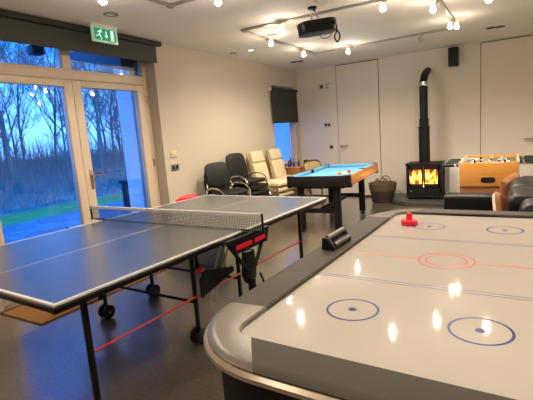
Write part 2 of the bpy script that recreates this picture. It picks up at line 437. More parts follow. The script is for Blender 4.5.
spot(1.73, -1.75, 'glowing track spotlight on the back rail, in front of the pale door', power=E0, anchor=(1.73, -1.6))
spot(2.79, -3.77, 'glowing track spotlight on the front rail, to the right of the projector', power=E0, anchor=(2.8, -3.73))
spot(3.19, -3.31, 'glowing track spotlight on the right rail, nearer than the corner pair', power=E0, anchor=(3.245, -3.3))
spot(3.235, -2.28, 'left glowing lamp of the pair near the back right track corner', power=E0*.5, anchor=(3.25, -2.2), bulbm=BULBS)
spot(3.30, -2.20, 'right glowing lamp of the pair near the back right track corner', power=E0*.5, anchor=(3.26, -2.12), bulbm=BULBS)
spot(2.79, -1.74, 'unlit track spotlight on the back rail in front of the stove flue', lit=False, anchor=(2.79, -1.64), aim=(.5, -.5, -.7))
spot(3.70, -3.27, 'glowing spotlight at the top right edge of the picture, outside the track', power=E0, anchor=(3.72, -3.2), bulbm=BULBS)
spot(1.73, -5.085, 'brightest round spotlight on the second track, top centre left', power=E0, anchor=(1.73, -5.05))
spot(1.09, -5.76, 'glowing spotlight above the exit sign on the second track', power=E0, anchor=(1.17, -5.75))
for (x, y) in [(1.2, -7.6), (2.3, -8.6), (3.3, -6.2), (3.3, -7.4), (3.25, -8.5)]:  # unseen lamps added along the second track to light the hockey table
    spot(x, y, 'added unseen spotlight on the second track above the viewer', power=E0*.35, group='added spotlights above the viewer')
for (x, y) in [(5.2, -2.2), (5.2, -4.6), (5.2, -7.0)]:  # added lamps out of view, filling in light from the right
    spot(x, y, 'added unseen spotlight over the right side of the room beyond the picture', power=E0*1.4, group='added spotlights beyond the picture')
def downlight(x, y, label, lit, r=.042):
    t = thing('ceiling_downlight', label, 'downlight', (x, y, CH), 0)
    MB().lathe([(r, 0), (r*1.25, -.001), (r*1.3, -.006), (r*.95, -.008), (r*.85, -.002)], n=24).build('trim_ring', CEIL_P if r > .06 else SILVER, t)
    MB().lathe([(0, -.003), (r*.85, -.003), (r*.85, 0), (0, 0)], n=20).build('lamp_lens', BULBS if lit else (CEIL_P if r > .06 else STEEL), t)
downlight(.53, -2.63, 'small lit recessed downlight near the left wall', True)
downlight(.56, -5.22, 'unlit oval recessed downlight above the exit sign', False, .055)
downlight(.23, -2.66, 'unlit recessed downlight tight against the left wall', False)
downlight(2.27, -4.06, 'pale round ceiling rose in front of the projector mount', False, .07)
for (x, y, l) in [(.52, -1.04, 'dark twin recessed ceiling fitting near the back left corner'), (3.69, -1.10, 'dark twin recessed ceiling fitting near the back wall at the right')]:
    t = thing('twin_ceiling_fitting', l, 'ceiling fitting', (x, y, CH), D(15))
    for s in (-1, 1):
        MB().lathe([(0, -.002), (.045, -.002), (.055, -.004), (.06, -.007), (.066, -.003), (.066, 0)], (s*.058, 0, 0), 20).build('lamp_ring', GROOVE, t)

# projector
t = thing('ceiling_projector', 'black ceiling projector hanging from a curved silver mount with a dangling cable', 'projector', (2.27, -4.24, 2.38))
PM = Matrix.Rotation(D(34), 4, 'Z') @ Matrix.Rotation(D(-6), 4, 'Y')
pts = arc(-.09, 0, .1, 90, 270, 10) + arc(.10, 0, .1, -90, 90, 10)
b = MB(); b.prism([(x, y*1.15) for x, y in pts], .115, PM @ Matrix.Translation((0, 0, -.058)), .035); b.build('body', PLASTIC, t)
MB().cyl(PM @ Vector((-.10, -.10, 0)), PM @ Vector((-.10, -.135, 0)), .032).build('lens', BLACK, t)
MB().box(-.02, .16, -.119, -.114, -.02, .02, .002, 1, PM).build('vent_grille', BLACK, t)
MB().box(-.10, .10, -.07, .07, .05, .058, .003, 1, PM).build('mount_plate', STEEL, t)
MB().tube(smooth_path([(-.16, .27, .262), (-.15, .25, .18), (-.10, .12, .12), (-.06, .02, .06)]), .014, 10).build('mount_arm', CHROME, t)
MB().tube(smooth_path([(-.13, .26, .24), (-.07, .2, .17), (-.01, .08, .11), (.03, .03, .06)]), .014, 10).build('mount_arm', CHROME, t)
MB().lathe([(0, .275), (.045, .275), (.05, .262), (.035, .25), (0, .248)], (-.15, .27, 0), 20).build('ceiling_cap', BLACK, t)
MB().tube(smooth_path([(.0, .05, -.04), (.04, .03, -.10), (.12, .02, -.10), (.17, .0, -.04)]), .004, 8).build('cable', SILVER, t)
MB().tube(smooth_path([(.19, 0, .02), (.21, -.02, -.06), (.19, -.03, -.12), (.215, -.03, -.17), (.24, -.02, -.12), (.21, 0, -.06)]), .007, 8).build('cable', BLACK, t)

# ---------------------------------------------------------------- table tennis table
TT = thing('table_tennis_table', 'large grey-blue table tennis table with white edge lines on black folding legs', 'table tennis table', (1.56, -5.84, 0), D(-2.55))
HW, HL = .7625, 1.37
for s in (-1, 1):
    y0, y1 = (-HL, -.004) if s < 0 else (.004, HL)
    top = MB().box(-HW, HW, y0, y1, .738, .76, .002, 1).build('table_half', TTOP, TT)
    ln = MB()
    ln.box(-HW+.001, -HW+.014, y0+.001, y1, .7595, .7606); ln.box(HW-.014, HW-.001, y0+.001, y1, .7595, .7606)
    e = y0 if s < 0 else y1
    ln.box(-HW+.02, HW-.02, min(e, e-s*.014), max(e, e-s*.014)-(.001 if s > 0 else -.001)*0, .7595, .7606)
    ln.box(-.0018, .0018, y0, y1, .7595, .7606)
    ln.build('line_marking', LINE_W, top, smooth=False)
    wl = MB(); wl.box(-HW-.002, -HW, y0, y1, .751, .7606); wl.box(HW, HW+.002, y0, y1, .751, .7606)
    wl.box(-HW-.002, HW+.002, min(e, e+s*.002), max(e, e+s*.002), .751, .7606); wl.build('white_edge', LINE_W, top, smooth=False)
    ap = MB()
    ap.box(-HW+.004, -HW+.03, y0+.004*(s < 0), y1-.004*(s > 0), .716, .74); ap.box(HW-.03, HW-.004, y0, y1, .716, .74)
    ap.box(-HW+.004, HW-.004, *( (y0+.004, y0+.03) if s < 0 else (y1-.03, y1-.004)), .716, .74)
    ap.box(-HW+.03, HW-.03, *( (y1-.05, y1-.02) if s < 0 else (y0+.02, y0+.05)), .716, .74)
    ap.build('apron_frame', BLACK, top)
    # end legs
    for x in (-.66, .66):
        y = -1.175 if s < 0 else 1.0
        l = MB().box(x-.013, x+.013, y-.013, y+.013, .0, .72, .003).build('leg', BLACK, TT)
        MB().lathe([(0, 0), (.028, 0), (.028, .02), (.018, .03), (0, .03)], (x, y, 0), 16).build('foot', PLASTIC, l)
    # wheeled legs
    for x in (-.51, .51):
        y = -.27 if s < 0 else .235
        l = MB().box(x-.012, x+.012, y-.012, y+.012, .07, .72, .003).build('leg', BLACK, TT)
        wM = Matrix.Rotation(PI/2, 4, 'Y')
        for dx in (-.032, .032):
            MB().lathe([(0, -.011), (.050, -.011), (.056, -.006), (.056, .006), (.050, .011), (0, .011)], n=24, M=Matrix.Translation((x+dx, y, .058)) @ wM).build('wheel', PLASTIC, l)
        MB().cyl((x-.05, y, .058), (x+.05, y, .058), .008, 12).build('axle', BRASS, l)
    MB().cyl((-.51, (-.27 if s < 0 else .235), .30), (.51, (-.27 if s < 0 else .235), .30), .011, 10).build('cross_tube', BLACK, TT)
for x in (-.66, .66):
    MB().cyl((x, -1.175, .418), (x, 1.0, .418), .007, 10).build('safety_bar', RED_P, TT)
# centre undercarriage on each side
for sx in (-1, 1):
    X = sx*.855
    def q(y, z, dx=0): return (X+dx*sx, y-.08, z+.02)
    fr_ = MB().prism([(-.245, .735), (.235, .735), (.20, .635), (-.16, .635)], .02, Matrix.Translation((X, -.075, .03 if sx > 0 else -.03)) @ Matrix(((0, 0, 1, 0), (1, 0, 0, 0), (0, 1, 0, 0), (0, 0, 0, 1)))).build('net_bracket', BLACK, TT)
    RM = Matrix.Translation((X+(.0205 if sx > 0 else -.0035), -.075, .03 if sx > 0 else -.03)) @ Matrix(((0, 0, 1, 0), (1, 0, 0, 0), (0, 1, 0, 0), (0, 0, 0, 1)))
    for (a, b_, n_) in [(-.165, .015, 7), (.045, .175, 5)]:
        st = (b_-a)/n_; poly = []
        for k in range(n_):
            poly += [(a+k*st, .660), (a+(k+.8)*st, .660), (a+(k+.8)*st, .665), (a+(k+1)*st, .665)]
        top_ = []
        for k in range(n_):
            top_ += [(a+k*st, .690), (a+(k+.8)*st, .690), (a+(k+.8)*st, .684), (a+(k+1)*st, .684)]
        rd = MB(); rd.prism(poly+top_[::-1], .003, RM)
        tag(rd.build('red_lettering', RED_B, fr_, smooth=False), 'red lettering band')
    for (a, b_) in [((-.22, .73), (-.03, .50)), ((.225, .73), (.06, .50))]:
        MB().tube([q(a[0], a[1]), q(b_[0], b_[1])], .013, 8).build('strut', BLACK, TT)
    MB().prism([(-.01, .64), (.09, .64), (.10, .50), (.09, .44), (.05, .42), (.0, .42), (-.03, .48)], .04, Matrix.Translation((X-.04 if sx > 0 else X-.01, -.10, 0)) @ Matrix(((0, 0, 1, 0), (1, 0, 0, 0), (0, 1, 0, 0), (0, 0, 0, 1))), .006).build('lock_housing', PLASTIC, TT)
    MB().box(X-.02, X+.02, -.09, -.05, 0.03, .45, .004).build('centre_post', BLACK, TT)
    MB().tube(smooth_path([q(.10, .44, .01), q(.12, .36, .02), q(.07, .33, .02), q(.02, .38, .01)]), .008, 8).build('release_lever', BLACK, TT)
    MB().prism([(-.36, .54), (-.30, .585), (-.02, .52), (-.02, .49), (-.36, .42)], .012, Matrix.Translation((X-.15*sx, -.06, 0)) @ Matrix(((0, 0, 1, 0), (1, 0, 0, 0), (0, 1, 0, 0), (0, 0, 0, 1)))).build('folding_plate', BLACK, TT)
    MB().ball((X-.25*sx, -.30, .55), .022, 2, (1, 1.8, .8)).build('red_catch', RED_B, TT)
    MB().box(X-.10, X+.0, -.22, -.10, .715, .733, .003).build('steel_clip', STEEL, TT)
    MB().box(X-.10, X+.0, .06, .16, .715, .733, .003).build('steel_clip', STEEL, TT)
    # pale diagonal steel rods below the table
    MB().tube([(sx*.45, -.1, .24), (sx*.55, .02, .66)], .007, 8).build('steel_rod', STEEL, TT)
    MB().tube([(sx*.52, -.1, .24), (sx*.62, .02, .66)], .007, 8).build('steel_rod', STEEL, TT)
# net
nr = thing('table_tennis_net', 'dark mesh net with a white top tape across the middle of the table tennis table', 'net', (1.56, -5.84, .76), D(-2.55))
NH = .120
nm = MB()
for k in range(1, 11): nm.box(-.925, .925, -.001, .001, k*NH/11-.0008, k*NH/11+.0008)
n_ = 130
for k in range(n_+1):
    x = -.925+1.85*k/n_; nm.box(x-.0008, x+.0008, -.001, .001, .004, NH-.004)
tag(nm.build('net_mesh', NET_M, nr, smooth=False), 'dark see-through netting')
MB().box(-.928, .928, -.007, .007, NH-.020, NH+.003).build('top_tape', LINE_W, nr, smooth=False)
MB().box(-.90, .90, -.002, .002, .004, .007).build('bottom_cord', NET_M, nr, smooth=False)
for s in (-1, 1):
    p = MB().cyl((s*.93, 0, .0), (s*.93, 0, NH+.004), .008, 12).build('net_post', BLACK, nr)
    MB().box(min(s*.75, s*.94), max(s*.75, s*.94), -.012, .012, .001, .009, .002).build('post_clamp', BLACK, nr)

# ---------------------------------------------------------------- air hockey table
AH = thing('air_hockey_table', 'large white-surfaced air hockey table with grey rim and blue and red rink markings', 'air hockey table', (3.68, -6.318, 0), D(-2.0))
OW, OL, IW, IL = .615, 1.095, .458, .95
def rr(w_, l_, r, n=12):
    """rounded rectangle, returned per segment: 4 corners + 4 sides in the same order"""
    segs = []
    cs = [((w_-r), (l_-r), 0), (-(w_-r), (l_-r), 90), (-(w_-r), -(l_-r), 180), ((w_-r), -(l_-r), 270)]
    corners = [arc(cx, cy, r, a, a+90, n) for cx, cy, a in cs]
    sides = []
    for i in range(4):
        a = corners[i][-1]; b = corners[(i+1) % 4][0]
        sides.append([(a[0]+(b[0]-a[0])*k/8, a[1]+(b[1]-a[1])*k/8) for k in range(9)])
    return corners, sides
oc, os_ = rr(OW, OL, .33); ic, is_ = rr(IW, IL, .07)
# let inner corner span the same fraction: extend corner caps along inner straight edge
def sweep(inner, outer, prof, name, m_, parent):
    mb = MB(); rows = []
    for (ix, iy), (ox, oy) in zip(inner, outer):
        d = Vector((ox-ix, oy-iy)); L = d.length; d.normalize()
        row = []
        for (kind, off, z) in prof:
            base = Vector((ix, iy)) if kind == 'i' else Vector((ox, oy))
            p = base+d*off; row.append(mb.bm.verts.new((p.x, p.y, z)))
        rows.append(row)
    n = len(prof)
    for A, B in zip(rows, rows[1:]):
        for k in range(n): mb.bm.faces.new((A[k], A[(k+1) % n], B[(k+1) % n], B[k]))
    if rows[0][0].co != rows[-1][0].co:
        mb.bm.faces.new(rows[0]); mb.bm.faces.new(rows[-1][::-1])
    return mb.build(name, m_, parent)
prof_top = [('i', 0, .795), ('i', 0, .811), ('i', .006, .816), ('o', -.035, .816), ('o', -.012, .813), ('o', 0, .806), ('o', 0, .800), ('i', .02, .79)]
prof_trim = [('o', -.02, .801), ('o', .003, .801), ('o', .012, .792), ('o', .012, .780), ('o', .0, .772), ('o', -.02, .772)]
for i in range(4):
    co = oc[i]; so = os_[i]
    # inner corner path: short straight, arc, short straight
    e0, e1 = (.13, .0) if i % 2 == 0 else (.0, .13)
    c_in = ic[i]
    a0, a1 = Vector(c_in[0]), Vector(c_in[-1])
    nx = Vector(is_[i][-1])-Vector(is_[i][0]); nx.normalize()
    pv = Vector(is_[i-1][-1])-Vector(is_[i-1][0]); pv.normalize()
    path = ([a0-pv*e0*(1-k/3) for k in range(3)] if e0 else []) + [Vector(p) for p in c_in[::2]] + ([a1+nx*e1*((k+1)/3) for k in range(3)] if e1 else [])
    n = len(path); outp = []
    for k in range(n):
        t_ = k/(n-1)*(len(co)-1); j = min(int(t_), len(co)-2); f = t_-j
        outp.append(Vector(co[j]).lerp(Vector(co[j+1]), f))
    tag(sweep([tuple(p) for p in path], [tuple(p) for p in outp], prof_top, 'corner_cap', RIM_L, AH), 'lighter silver rounded corner')
    s_in0 = a1+nx*e1; nxt = Vector(ic[(i+1) % 4][0])
    s_in1 = nxt-nx*e1
    inn = [tuple(s_in0.lerp(s_in1, k/8)) for k in range(9)]
    sweep(inn, so, prof_top, 'rail', RIM_D, AH)
full_o = []; full_i = []
for i in range(4): full_o += oc[i]+os_[i][1:-1]
full_o.append(full_o[0])
sweep([(x*.9, y*.9) for x, y in full_o], full_o, prof_trim, 'edge_trim', TRIM_T, AH)
def rrpoly(w_, l_, r): 
    c, s_ = rr(w_, l_, r); out = []
    for i in range(4): out += c[i]
    return out
MB().prism(rrpoly(IW+.01, IL+.01, .07), .02, Matrix.Translation((0, 0, .78))).build('playing_surface', FIELD, AH, smooth=False)
MB().prism(rrpoly(OW-.03, OL-.03, .31), .40, Matrix.Translation((0, 0, .375))).build('cabinet', BLACKM, AH)
for sx in (-1, 1):
    for sy in (-1, 1):
        l = MB().box(sx*.42-.10, sx*.42+.10, sy*.86-.10, sy*.86+.10, .03, .376, .02).build('leg', BLACKM, AH)
        MB().lathe([(0, 0), (.04, 0), (.04, .02), (.015, .03), (0, .03)], (sx*.42, sy*.86, 0), 16).build('foot', SILVER, l)
def ringm(cx, cy, r, w_, m_, z=.8003, n=64):
    mb = MB(); a = [mb.bm.verts.new((cx+(r-w_/2)*math.cos(2*PI*k/n), cy+(r-w_/2)*math.sin(2*PI*k/n), z)) for k in range(n)]
    b = [mb.bm.verts.new((cx+(r+w_/2)*math.cos(2*PI*k/n), cy+(r+w_/2)*math.sin(2*PI*k/n), z)) for k in range(n)]
    for k in range(n): mb.bm.faces.new((a[k], b[k], b[(k+1) % n], a[(k+1) % n]))
    return mb.build('circle_marking', m_, AH, smooth=False)
for sx in (-1, 1):
    for sy in (-1, 1):
        ringm(sx*.193, sy*.627, .084, .008, BLUE_L)
        MB().lathe([(0, .8002), (.014, .8002), (.014, .8006), (0, .8006)], (sx*.193, sy*.627, 0), 24).build('spot_marking', BLUE_L, AH)
def lm_(y, w_, m_, x0=-IW, x1=IW, name='line_marking'): MB().box(x0, x1, y-w_/2, y+w_/2, .8001, .8004).build(name, m_, AH, smooth=False)
for y in (-.335, .335): lm_(y-.011, .005, BLUE_F); lm_(y+.011, .005, BLUE_F)
lm_(0, .014, RED_F, -IW, -.118); lm_(0, .014, RED_F, .118, IW)
ringm(0, 0, .113, .007, RED_L); ringm(0, 0, .083, .007, RED_L)
for s in (-1, 1):
    MB().box(-.13, .13, s*IL-.0015, s*IL+.0015, .801, .810).build('goal_slot', BLACK, AH, smooth=False)
# electronic scorer on the left rail
t = thing('score_unit', 'black and silver score counter unit standing on the left rim of the air hockey table', 'scorer', (3.150, -6.24, .816), D(-3)); t.scale = (.85, .74, .72)
MB().prism([(-.04, 0), (.04, 0), (.035, .035), (.0, .085), (-.035, .085)], .035, Matrix.Translation((0, -.155, 0)) @ Matrix.Rotation(PI/2, 4, 'X') @ Matrix.Diagonal((1, 1, -1, 1)), .005).build('end_block', PLASTIC, t)
MB().prism([(-.04, 0), (.04, 0), (.035, .035), (.0, .08), (-.035, .08)], .02, Matrix.Translation((0, .13, 0)) @ Matrix.Rotation(PI/2, 4, 'X') @ Matrix.Diagonal((1, 1, -1, 1)), .005).build('end_block', PLASTIC, t)
MB().box(-.036, .0, -.13, .14, .0, .074, .004).build('back_panel', PLASTIC, t)
MB().cyl((-.014, -.125, .075), (-.014, .145, .075), .019, 16).build('top_roll', DSILV, t)
MB().cyl((.026, -.115, .028), (.026, .135, .028), .018, 16).build('front_roll', DSILV, t)
MB().box(-.0, .03, -.12, .14, .002, .05, .003).build('bridge', BLACK, t)
# mallet
t = thing('air_hockey_mallet', 'bright red air hockey mallet near the far left circle of the table', 'mallet', (3.392, -5.66, .8008))
MB().lathe([(0, 0), (.046, 0), (.049, .006), (.048, .024), (.042, .030), (.020, .030), (.018, .034), (.018, .058), (.015, .068), (.008, .073), (0, .074)], n=36).build('mallet_body', RED_B, t)
MB().lathe([(.046, 0), (.047, -.0005), (.047, 0.002), (.046, .002)], n=36).build('felt_ring', BLACKM, t)

# ---------------------------------------------------------------- pool table
PT = thing('pool_table', 'pool table with bright blue cloth, black frame and orange-brown wooden side', 'pool table', (1.635, -2.26, 0), D(3.9))
W2, L2 = .444, .85
for (nm_, x0, x1, y0, y1, m_) in [('end_rail', -W2, W2, -L2, -L2+.035, BLACKM), ('end_rail', -W2, W2, L2-.035, L2, BLACKM), ('side_rail', -W2, -W2+.035, -L2+.035, L2-.035, BLACKM)]:
    MB().box(x0, x1, y0, y1, .655, .80, .008).build(nm_, m_, PT)
tag(MB().box(W2-.03, W2+.012, -L2+.03, L2-.02, .665, .80, .010).build('side_rail', ORANGEW, PT), 'orange-brown wooden side rail')
MB().box(-W2+.02, W2-.02, -L2+.02, L2-.02, .735, .755).build('playing_bed', CLOTH_B, PT, smooth=False)
for (x0, x1, y0, y1) in [(-W2+.03, -W2+.075, -L2+.07, -.05), (-W2+.03, -W2+.075, .05, L2-.07), (W2-.075, W2-.03, -L2+.07, -.05), (W2-.075, W2-.03, .05, L2-.07), (-W2+.07, W2-.07, -L2+.03, -L2+.075), (-W2+.07, W2-.07, L2-.075, L2-.03)]:
    MB().box(x0, x1, y0, y1, .755, .803, .008).build('cushion', CLOTH_B, PT)
for sx in (-1, 1):
    for sy in (-1, 0, 1):
        x = sx*(W2-.045); y = sy*(L2-.045)
        MB().lathe([(.036, .79), (.044, .806), (.050, .804), (.050, .72), (.036, .72)], (x, y, 0), 20).build('pocket', BLACKM, PT)
        if sy: MB().box(x-.045 if sx < 0 else x-.02, x+.02 if sx < 0 else x+.06, y-.045 if sy < 0 else y-.02, y+.02 if sy < 0 else y+.045, .64, .70, .015).build('corner_block', BLACKM, PT)
for sy in (-1, 1):
    for sx in (-1, 1):
        x, y = sx*.26+(-.05), sy*.68
        l = MB().box(x-.045, x+.045, y-.03, y+.03, .035, .66, .004).build('leg', BLACKM, PT)
        MB().lathe([(0, 0), (.042, 0), (.042, .014), (.014, .022), (.014, .036), (0, .036)], (x, y, 0), 18).build('foot', PLASTIC, l)
    MB().box(-.29, .2, sy*.68-.02, sy*.68+.02, .27, .33, .004).build('cross_bar', BLACKM, PT)
MB().box(-.1, -.02, -.65, .65, .27, .31, .004).build('stretcher', BLACKM, PT)
MB().box(-.30, .30, -.62, .62, .60, .66, .004).build('ball_return_box', BLACKM, PT)
cols = [('orange', (.75, .22, .02)), ('white', (.8, .76, .68)), ('yellow', (.8, .5, .04)), ('cream', (.75, .6, .4)), ('red', (.6, .03, .03)), ('orange', (.7, .25, .03))]
bp = [(1.86, -2.72), (1.915, -2.70), (1.885, -2.665), (1.94, -2.66), (1.90, -2.45), (1.83, -2.66)]
posd = ['at the left front of the group', 'at the right front of the group', 'in the middle of the group', 'at the right back of the group', 'lying apart beyond the others', 'at the left back of the group']
for k, ((cn, cc), (x, y)) in enumerate(zip(cols, bp)):
    mm = mat('ball_'+str(k), cc, .12)
    o = MB().ball((0, 0, 0), .026, 3).build('pool_ball', mm, loc=(x, y, .782))
    tag(o, '%s pool ball on the blue cloth, %s' % (cn, posd[k]), 'pool ball', 'pool balls on the blue table')

# ---------------------------------------------------------------- wood stove
HE = MB().prism([(1.93, -.35), (2.12, -.80), (2.35, -.93), (2.99, -.93), (2.99, -.01), (1.93, -.01)], .075, None, .006).build('hearth', STONE)
tag(HE, 'low dark stone hearth slab under the black stove', 'hearth')
ST = thing('wood_stove', 'black cast iron wood burning stove with two lit glass doors', 'stove', (2.60, -.42, .075))
s_ = MB()
s_.box(-.29, .29, -.20, .20, .05, .085, .006)
s_.box(-.29, -.26, -.20, .20, .08, .60, .004); s_.box(.26, .29, -.20, .20, .08, .60, .004); s_.box(-.29, .29, .17, .20, .08, .60, .004)
s_.box(-.29, .29, -.20, -.185, .08, .20, .004)
s_.build('firebox_body', IRON, ST)
MB().box(-.303, .303, -.235, .22, .60, .628, .01).build('top_plate', IRON, ST)
MB().box(-.31, .31, -.225, .21, .03, .052, .008).build('base_plate', IRON, ST)
for sx in (-1, 1):
    for sy in (-1, 1):
        MB().box(sx*.25-.025, sx*.25+.025, sy*.16-.025, sy*.16+.025, 0, .035, .004).build('leg', IRON, ST)
for s in (-1, 1):
    x0, x1 = (-.262, -.004) if s < 0 else (.004, .262)
    a, b = (x0+.035, x1-.025) if s < 0 else (x0+.025, x1-.035)
    d = MB(); d.box(x0, a, -.215, -.197, .20, .597, .004); d.box(b, x1, -.215, -.197, .20, .597, .004)
    d.box(x0, x1, -.215, -.197, .20, .27, .004); d.box(x0, x1, -.215, -.197, .515, .597, .004)
    dd = d.build('stove_door', IRON, ST)
    MB().box(a-.005, b+.005, -.207, -.203, .265, .52).build('glass_pane', GLASS, dd, smooth=False)
    MB().cyl((s*.02, -.215, .23), (s*.02, -.25, .23), .008, 10).build('door_knob', STEEL, dd)
MB().cyl((0, -.2, .14), (0, -.222, .14), .03, 20).build('air_vent', IRON, ST)
tag(MB().prism([(-.012, 0), (.012, 0), (.014, .02), (0, .028), (-.014, .02)], .003, Matrix.Translation((-.21, -.2, .13)) @ Matrix.Rotation(PI/2, 4, 'X')).build('maker_badge', SILVER, ST), 'small pale maker badge')
fl = MB()
for k in range(30):
    x = -.235+.47*k/29+rnd.uniform(-.01, .01); y = rnd.uniform(-.14, .08); h_ = rnd.uniform(.12, .27); r_ = rnd.uniform(.02, .034)
    fl.tube([(x, y, .2), (x+rnd.uniform(-.01, .01), y, .2+h_*.35), (x+rnd.uniform(-.025, .025), y, .2+h_*.7), (x+rnd.uniform(-.03, .03), y, .2+h_+.08)], [r_*.8, r_, r_*.55, .002], 8)
tag(fl.build('flames', FLAME, ST), 'orange and yellow flames behind the stove glass', kind='stuff')
for k, (a, b) in enumerate([((-.22, -.12, .22), (.2, -.06, .24)), ((-.2, .05, .23), (.22, .02, .22)), ((-.16, -.1, .29), (.17, .05, .31))]):
    MB().cyl(a, b, .035, 12).build('burning_log', EMBER, ST)
MB().box(-.26, .26, .14, .17, .10, .60).build('fire_brick', BRICKD, ST, smooth=False)
for sx in (-1, 1): light('fire_light', 'POINT', ST, (sx*.13, -.10, .42), 6, (1, .42, .12), .06)
FL = thing('stove_flue', 'tall black stove flue pipe with a bright collar, bending back into the wall', 'flue pipe', (2.585, -.40, .703))
MB().cyl((0, 0, 0), (0, 0, .60), .092, 32).build('lower_pipe', PIPEM, FL)
MB().lathe([(.092, .59), (.097, .60), (.097, .62), (.072, .63), (.070, .63)], n=32).build('pipe_collar', PIPEM, FL)
MB().cyl((0, 0, .62), (0, 0, .76), .080, 32).build('middle_pipe', PIPEM, FL)
MB().cyl((0, 0, .75), (0, 0, 1.34), .068, 32).build('upper_pipe', PIPEM, FL)
tag(MB().lathe([(.068, 1.31), (.0725, 1.315), (.0725, 1.375), (.068, 1.38)], n=32).build('steel_band', CHROME, FL), 'bright steel band')
MB().tube(smooth_path([(0, 0, 1.33), (0, .0, 1.38), (.002, .05, 1.44), (.004, .14, 1.51), (.006, .26, 1.56), (.008, .40, 1.60)], 5), .063, 28).build('elbow_pipe', PIPEM, FL)

# log basket
LB = thing('log_basket', 'round wicker basket full of split logs left of the stove', 'basket', (1.875, -.42, 0))
LB.location = (1.86, -.52, 0); LB.scale = (.88, .88, .92)
MB().lathe([(0, 0), (.20, 0), (.205, .02), (.235, .15), (.262, .27), (.25, .27), (.225, .15), (.19, .03), (0, .03)], n=36).build('basket_body', WICKER, LB)
MB().lathe([(.248, .235), (.266, .24), (.278, .30), (.29, .385), (.275, .39), (.262, .30), (.245, .25)], n=36).build('basket_rim', WICKER2, LB)
for k in range(6):
    z = .03+k*.04; rr_ = .205+(.262-.205)*z/.27
    MB().tube([((rr_+.003)*math.cos(2*PI*j/36), (rr_+.003)*math.sin(2*PI*j/36), z) for j in range(36)], .008, 6, closed=True).build('woven_band', WICKER, LB)
MB().tube(smooth_path([(-.02, -.27, .37), (.06, -.25, .50), (.14, -.22, .47), (.20, -.20, .37)], 8), .011, 8).build('handle', WICKER2, LB)
MB().tube(smooth_path([(-.12, .27, .37), (-.05, .26, .48), (.05, .26, .48), (.12, .25, .37)], 8), .011, 8).build('handle', WICKER2, LB)
for k in range(9):
    a = 2*PI*k/9; rad = .12 if k % 3 else .03
    x, y = rad*math.cos(a), rad*math.sin(a)
    dx, dy, dz = rnd.uniform(-.08, .08), rnd.uniform(-.06, .06), rnd.uniform(.0, .10)
    lg = thing('firewood_log', 'split firewood log standing in the wicker basket', 'log', (LB.location.x+x*.9, LB.location.y+y*.9, .30+rnd.uniform(0, .03)), 0, 'logs in the wicker basket')
    v = Vector((dx, dy, .08+dz)).normalized()
    MB().tube([-v*.13, v*.10], rnd.uniform(.028, .042), 7).build('bark', BARK, lg)
    MB().tube([v*.099, v*.103], .03, 7).build('cut_end', LOGEND, lg)

# ---------------------------------------------------------------- white low cupboard along the back wall
t = thing('low_cupboard', 'long low pale cupboard against the back wall behind the table football', 'cupboard', (0, 0, 0))
MB().box(2.97, 4.9, -.32, -.01, .06, .625, .004).build('carcass', BACK_P, t)
MB().box(2.96, 4.91, -.335, -.005, .625, .645, .004).build('worktop', WHITEP, t)
MB().box(2.99, 4.88, -.29, -.02, 0, .06).build('plinth', GROOVE, t)
for k in range(3):
    d = MB().box(2.98+k*.64, 3.605+k*.64, -.337, -.32, .07, .618, .004).build('cupboard_door', BACK_P, t)
    MB().ball((3.56+k*.64, -.347, .5), .014).build('knob', STEEL, d)

# ---------------------------------------------------------------- table football
FT = thing('table_football', 'amber wooden table football game with black handled rods of players', 'table football', (3.68, -2.14, 0))
fw, fl_ = .305, .56
ep = MB(); ep.prism([(-fw, .60), (-fw, .88), (fw, .88), (fw, .60)], .022, Matrix.Translation((0, -fl_+.022, 0)) @ Matrix.Rotation(PI/2, 4, 'X') @ Matrix.Diagonal((1, 1, 1, 1)), .004)
e1 = ep.build('end_panel', PINE, FT)
MB().prism(arc(-.045, .675, .032, 90, 270, 8)+arc(.045, .675, .032, -90, 90, 8), .004, Matrix.Translation((0, -fl_-.0, 0)) @ Matrix.Rotation(PI/2, 4, 'X')).build('ball_return_hole', BLACKM, e1, smooth=False)
MB().box(-fw, fw, fl_-.022, fl_, .60, .88, .004).build('end_panel', PINE, FT)
for s in (-1, 1):
    tag(MB().box(s*fw-.012, s*fw+.012, -fl_+.02, fl_-.02, .60, .885, .004).build('side_panel', WHITEP, FT), 'pale grey side panel')
    MB().box(s*fw-.013, s*fw+.013, -fl_+.0, fl_, .882, .888, .002).build('top_rail', PALEW, FT)
MB().box(-fw, fw, -fl_+.02, fl_-.02, .68, .70).build('pitch', GRASSM, FT, smooth=False)
tag(MB().box(-fw+.0, fw-.02, -fl_+.03, -fl_+.05, .50, .60, .003).build('lower_board', REDW, FT), 'brown lower board')
for sx in (-1, 1):
    for sy in (-1, 1):
        MB().box(sx*(fw-.05)-.035, sx*(fw-.05)+.035, sy*(fl_-.08)-.035, sy*(fl_-.08)+.035, 0, .62, .006).build('leg', WHITEP, FT)
